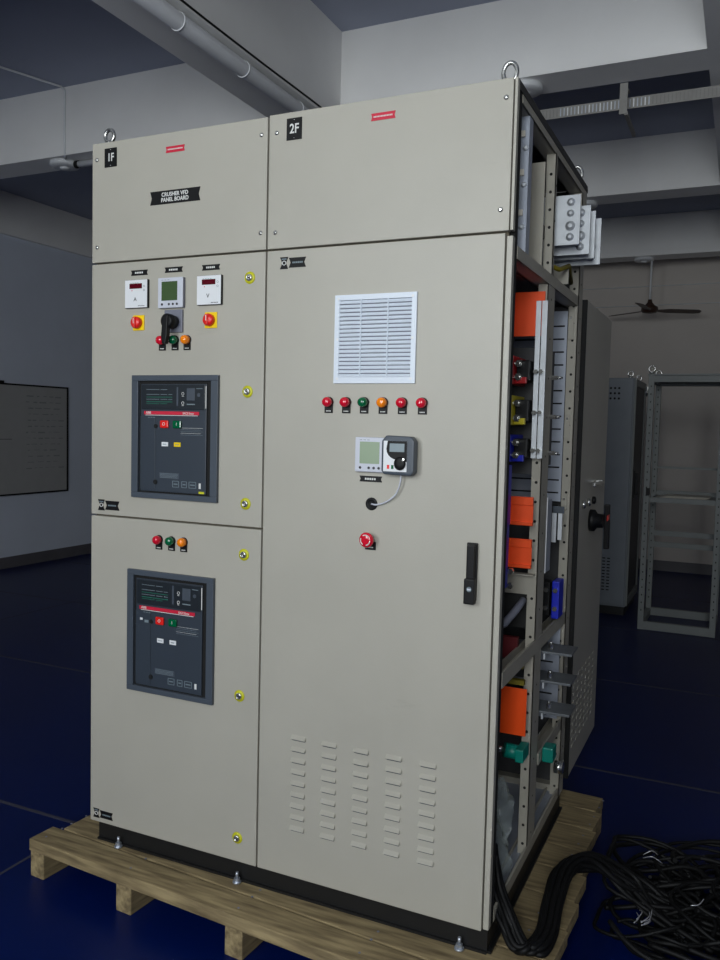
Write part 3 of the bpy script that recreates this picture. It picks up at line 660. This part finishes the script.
b = MB(); b.box(W-.004, W+.001, .56, .59, 1.48, 1.85, DARKSH); b.build('insulating_strip', CAB)
for z0, z1, m, n in ((1.735, 1.822, REDP, 'red'), (1.608, 1.700, YELP, 'yellow'), (1.493, 1.578, BLUP, 'blue')):
    b = MB(); b.box(1.325, 1.350, .36, .52, z0, z1, m, .003); b.box(1.350, 1.392, .40, .52, z0+.012, z1-.012, BLACKP, .004); b.box(1.35, 1.385, .385, .40, z0+.002, z0+.022, m, .002)
    o = b.build('busbar_support', CAB, n+' phase insulator with bolts')
    for z in (z0+.022, z1-.024):
        b = MB(); b.cyl((1.362, .40, z), (1.362, .375, z), .012, CHROME, seg=6, smooth=False); b.cyl((1.362, .375, z), (1.362, .36, z), .006, CHROME, seg=10); b.build('bolt', o)
b = MB(); b.box(1.20, 1.40, .52, .56, 1.45, 1.86, DARKSH); b.build('insulating_board', CAB)
b = MB(); b.box(1.342, 1.364, .30, .34, 1.30, 1.485, BLUP, .004); b.box(1.342, 1.362, .30, .34, 1.105, 1.30, BLUP, .004); b.build('cable_sleeve', CAB, 'blue sleeve on vertical bar')
b = MB()
xL, xR, zA, zB_ = 1.10, 1.394, 1.330, 2.035
b.box(xL, xR, .950, .953, zA, zB_, GALVD)
for k in range(15):
    z = zB_-.055-k*.0475
    b.box(1.20, 1.385, .9488, .9502, z-.0028, z+.0028, GASKET)
b.build('slotted_plate', CAB, 'galvanised plate with rows of slots')
for z0_, z1_ in ((1.93, 2.03), (1.56, 1.66), (1.30, 1.36)):
    b = MB(); b.box(1.398, W-.010, .948, .953, z0_, z1_, FRAMEP, .001); b.cyl((1.407, .948, z1_-.02), (1.407, .946, z1_-.02), .005, CHROME, seg=10); b.build('corner_gusset', CAB)
for z0, z1 in ((1.296, 1.386), (1.162, 1.254)):
    b = MB(); b.box(1.345, 1.424, .38, .384, z0, z1, ORANGE, .001); b.box(1.345, 1.424, .372, .38, z0+(z1-z0)*.72, z1-.002, ORANGE, .001); b.box(1.345, 1.424, .372, .38, z0+.002, z0+.012, ORANGE, .001); b.box(1.343, 1.347, .30, .384, z0, z1, ORANGE)
    b.build('insulating_shroud', CAB, 'small orange shroud')
b = MB(); b.box(1.20, 1.42, .46, .464, 1.065, 1.13, FRAMEP); b.box(1.2, 1.42, .43, .464, 1.13, 1.134, FRAMEP); b.build('cross_channel', CAB)
for z in (1.158, 1.112):
    b = MB(); b.cyl((1.372, .34, z), (1.372, .325, z), .010, CHROME, seg=6, smooth=False); b.build('bolt', CAB)
b = MB(); b.box(1.396, 1.426, .58, .584, 1.118, 1.372, WHITE, .001); b.box(1.420, 1.4235, .584, .66, 1.118, 1.36, GALVD); b.build('cover_strip', CAB, 'white perforated cover strip')
b = MB(); b.box(1.398, 1.438, .80, .806, 1.30, 1.325, DGREY, .001); b.box(1.396, 1.412, .80, .806, 1.195, 1.30, TIN); b.box(1.418, 1.432, .80, .806, 1.205, 1.30, TIN); b.build('terminal_strip', CAB)
b = MB(); b.box(1.414, 1.440, .76, .84, .928, 1.062, BLUP, .004); bb = b.build('bus_support', CAB, 'blue support block')
b = MB(); b.box(1.370, 1.406, .76, .82, .935, 1.055, BLACKP, .003); b.build('backing_block', bb)
for z in (.965, 1.03):
    for x in (1.395, 1.427):
        b = MB(); b.cyl((x, .76, z), (x, .748, z), .009, CHROME, seg=6, smooth=False); b.build('bolt', bb)
b = MB(); b.tube([(1.325, .30, .985), (1.345, .30, .985), (1.362, .32, .995), (1.385, .36, 1.03), (1.40, .40, 1.06)], [.012, .012, .012, .012, .011], MGREY, 12); b.build('cable_lug', CAB, 'grey bent conduit end')
b = MB(); b.box(1.30, 1.40, .48, .50, .95, 1.06, BLACK); b.box(1.2, 1.38, .42, .44, .86, .93, mat('dark_red_bar', (96, 14, 22), .5)); b.build('cross_bar', CAB)

# --- side opening: lower bay
for z in (.842, .742, .636):
    b = MB(); b.box(1.20, 1.520, .60, .72, z, z+.008, mat('dull_busbar', (128, 132, 136), .4, metal=.5, var=.2, scale=18), .001); b.box(W+.0, W+.006, .60, .72, z-.02, z, TIN)
    o = b.build('busbar_tail', CAB, 'dull flat busbar sticking out sideways')
    b = MB(); b.cyl((1.445, .63, z+.01), (1.445, .63, z+.028), .010, CHROME, seg=6, smooth=False); b.cyl((1.445, .63, z+.028), (1.445, .63, z+.036), .006, CHROME, seg=8); b.build('bolt', o)
b = MB(); b.box(1.33, W-.004, .90, .904, .52, .87, GALVD)
for k in range(5): b.box(1.34, 1.40, .899, .9005, .55+k*.06, .556+k*.06, GASKET)
b.build('slotted_plate', CAB)
b = MB(); b.box(1.335, W-.002, .385, .389, .626, .778, ORANGE, .001); b.build('insulating_shroud', CAB, 'orange shroud in the lower bay')
b = MB(); b.box(1.33, 1.415, .38, .40, .79, .805, OLIVE); b.box(1.3, 1.4, .42, .44, .83, .85, OLIVE); b.build('cross_bar', CAB, 'olive yellow bar')
b = MB(); b.cyl((1.36, .38, .575), (1.41, .40, .565), .023, TEAL, seg=20); b.box(1.40, 1.426, .36, .44, .548, .59, TEAL, .004); o = b.build('standoff_insulator', CAB, 'teal insulator')
b = MB(); b.cyl((1.335, .37, .58), (1.36, .38, .575), .010, CHROME, seg=8); b.build('stud', o)
b = MB(); b.box(1.43, 1.468, .62, .68, .460, .512, TEAL, .006); o = b.build('standoff_insulator', CAB, 'teal block at the rear post')
b = MB(); b.cyl((1.45, .75, .40), (1.48, .75, .40), .022, CHROME, seg=12); b.build('bracket', o)
# crumpled clear wrap in the bottom bay
random.seed(11)
bm = bmesh.new(); nx, nz = 12, 22; gr = {}
for i in range(nx+1):
    for k in range(nz+1):
        gr[i, k] = bm.verts.new((1.29+.125*i/nx+random.uniform(-.006, .006), .27+.04*math.sin(i*1.1+k*.5)+random.uniform(-.018, .018), .235+.29*k/nz+random.uniform(-.006, .006)))
for i in range(nx):
    for k in range(nz): bm.faces.new((gr[i, k], gr[i+1, k], gr[i+1, k+1], gr[i, k+1]))
b = MB(); b.merge(bm, CLEAR, smooth=True); o = b.build('plastic_wrap')
sd = o.modifiers.new('thickness', 'SOLIDIFY'); sd.thickness = .001
tag(o, 'crumpled clear plastic wrap hanging in the bottom bay of the open side', 'plastic wrap')

# --- rear door swung open
b = MB(); dx0, dx1 = W-.006, W+.016; b.box(dx0, dx1, 1.07, 1.70, .235, 2.09, PANEL, .003)
for c_ in range(6):
    for r in range(10):
        y = 1.11+c_*.09+(.0); z = .62-r*.030
        b.poly([(dx1, y, z), (dx1, y+.055, z), (dx1, y+.055, z-.010), (dx1, y, z-.010)], (.0022, 0, 0), PANEL, .0008)
b.box(dx0-.004, dx1+.001, 1.056, 1.0695, .235, 2.09, GASKET)
rd = b.build('rear_door', CAB, 'rear door swung open, seen from its outer face')
b = MB(); b.box(dx1, dx1+.03, 1.42, 1.44, 1.370, 1.392, CHROME, .004); b.box(dx1+.022, dx1+.034, 1.22, 1.46, 1.374, 1.388, CHROME, .004); b.build('pull_handle', rd, 'bright metal pull')
for y in (1.14, 1.26, 1.38):
    b = MB(); b.lathe((dx1, y, 1.308), (1, 0, 0), [(.016, 0), (.016, .010), (.010, .014)], CHROME if y != 1.38 else BLACKP, 18); b.build('lamp', rd)
b = MB(); b.lathe((dx1, 1.33, 1.228), (1, 0, 0), [(.045, 0), (.045, .02), (.03, .03), (.028, .055)], BLACKP, 24); b.poly([(dx1+.045, 1.40, 1.290), (dx1+.045, 1.43, 1.290), (dx1+.045, 1.45, 1.10), (dx1+.045, 1.42, 1.10)], (.022, 0, 0), BLACKP, .004); o = b.build('rotary_handle', rd, 'black rotary isolator handle')
b = MB(); b.box(dx1+.067, dx1+.069, 1.34, 1.40, 1.228, 1.25, REDK, .0005); b.build('marker', rd, 'small red marker')
for z in (.45, 1.15, 1.9):
    b = MB(); b.cyl((W+.008, 1.063, z-.035), (W+.008, 1.063, z+.035), .007, BLACK, seg=10); b.build('hinge', rd)

# ------------------------------------------------------------------ black cables
def smooth_path(pts, n=6):
    P = [Vector(p) for p in pts]; out = []
    for i in range(len(P)-1):
        p0 = P[max(i-1, 0)]; p1 = P[i]; p2 = P[i+1]; p3 = P[min(i+2, len(P)-1)]
        for k in range(n):
            t_ = k/n; out.append(.5*((2*p1)+(p2-p0)*t_+(2*p0-5*p1+4*p2-p3)*t_*t_+(3*p1-p0-3*p2+p3)*t_**3))
    return out+[P[-1]]
t = thing('cable_bundle', 'black cables spilling from the panel over the pallet into a tangled heap on the floor', 'cables', (1.75, .6, 0))
random.seed(5)
for k in range(14):
    rr = .024 if k < 9 else .011; a = 2*PI*k/(9 if k < 9 else 5); ox, oz = rr*math.cos(a), rr*.8*math.sin(a)
    J = lambda s=.01: random.uniform(-s, s)
    pts = [(1.38+ox, .16+J(), .33+oz+.03*(k % 3)), (1.405+ox, .14+J(), .262+oz), (1.45+ox, .10+J(), .205+oz*.6), (1.505+ox, .055+J(), .155+oz*.5), (1.545+ox*1.2, .05+J(.02), .148+abs(oz)),
           (1.560+ox, .14+J(.02), .150+abs(oz)), (1.552+ox, .28+J(), .175+oz), (1.555+ox, .44+J(), .195+oz), (1.62, .57+J(.03), .180+oz), (1.72+J(.02), .62+J(.05), .10+abs(oz)), (1.82+J(.03), .62+J(.08), .05+abs(oz)), (1.95+J(.05), .60+J(.12), .012+abs(oz))]
    b = MB(); b.tube(smooth_path(pts), .0085, CABLE, 8); b.build('cable', t)
t2 = t
for k in range(84):
    cx, cy = random.uniform(1.76, 2.35), random.uniform(.50, 1.0); R_ = random.uniform(.07, .24); zz = random.uniform(.008, .12)*(1-abs(cy-.75)*1.2)
    a0 = random.uniform(0, 6.28); sp = random.uniform(3.0, 6.0); tl = random.uniform(-.12, .12); e = random.uniform(.5, 1)
    pts = []
    for q in range(12):
        a = a0+sp*q/11; x = cx+R_*math.cos(a); y = cy+R_*e*math.sin(a)
        pts.append((max(x, 1.65), y, max(-.006, zz-.015+tl*R_*math.cos(a)*2+.012*math.sin(3*a+k))))
    b = MB(); b.tube(smooth_path(pts, 3), random.choice((.007, .006, .0085)), CABLE, 7); b.build('cable', t2)
for k in range(9):
    x, y = (1.785, .47) if k < 6 else random.choice(((1.92, .56), (1.74, .80)))
    x += random.uniform(-.02, .02); y += random.uniform(-.02, .02); z = .075 if k < 6 else .12
    a = random.uniform(.7, 1.2) if k < 6 else random.uniform(-.6, .8); l = random.uniform(.04, .07)
    pts = [(x, y, z), (x+l*.5*math.cos(a), y+l*.5*math.sin(a), z+random.uniform(0, .02)), (x+l*math.cos(a+.4), y+l*math.sin(a+.4), z+random.uniform(-.02, .02))]
    b = MB(); b.tube(smooth_path(pts, 4), .0016, WIRE, 6); b.build('wire_end', t2, 'bare silvery wire end')
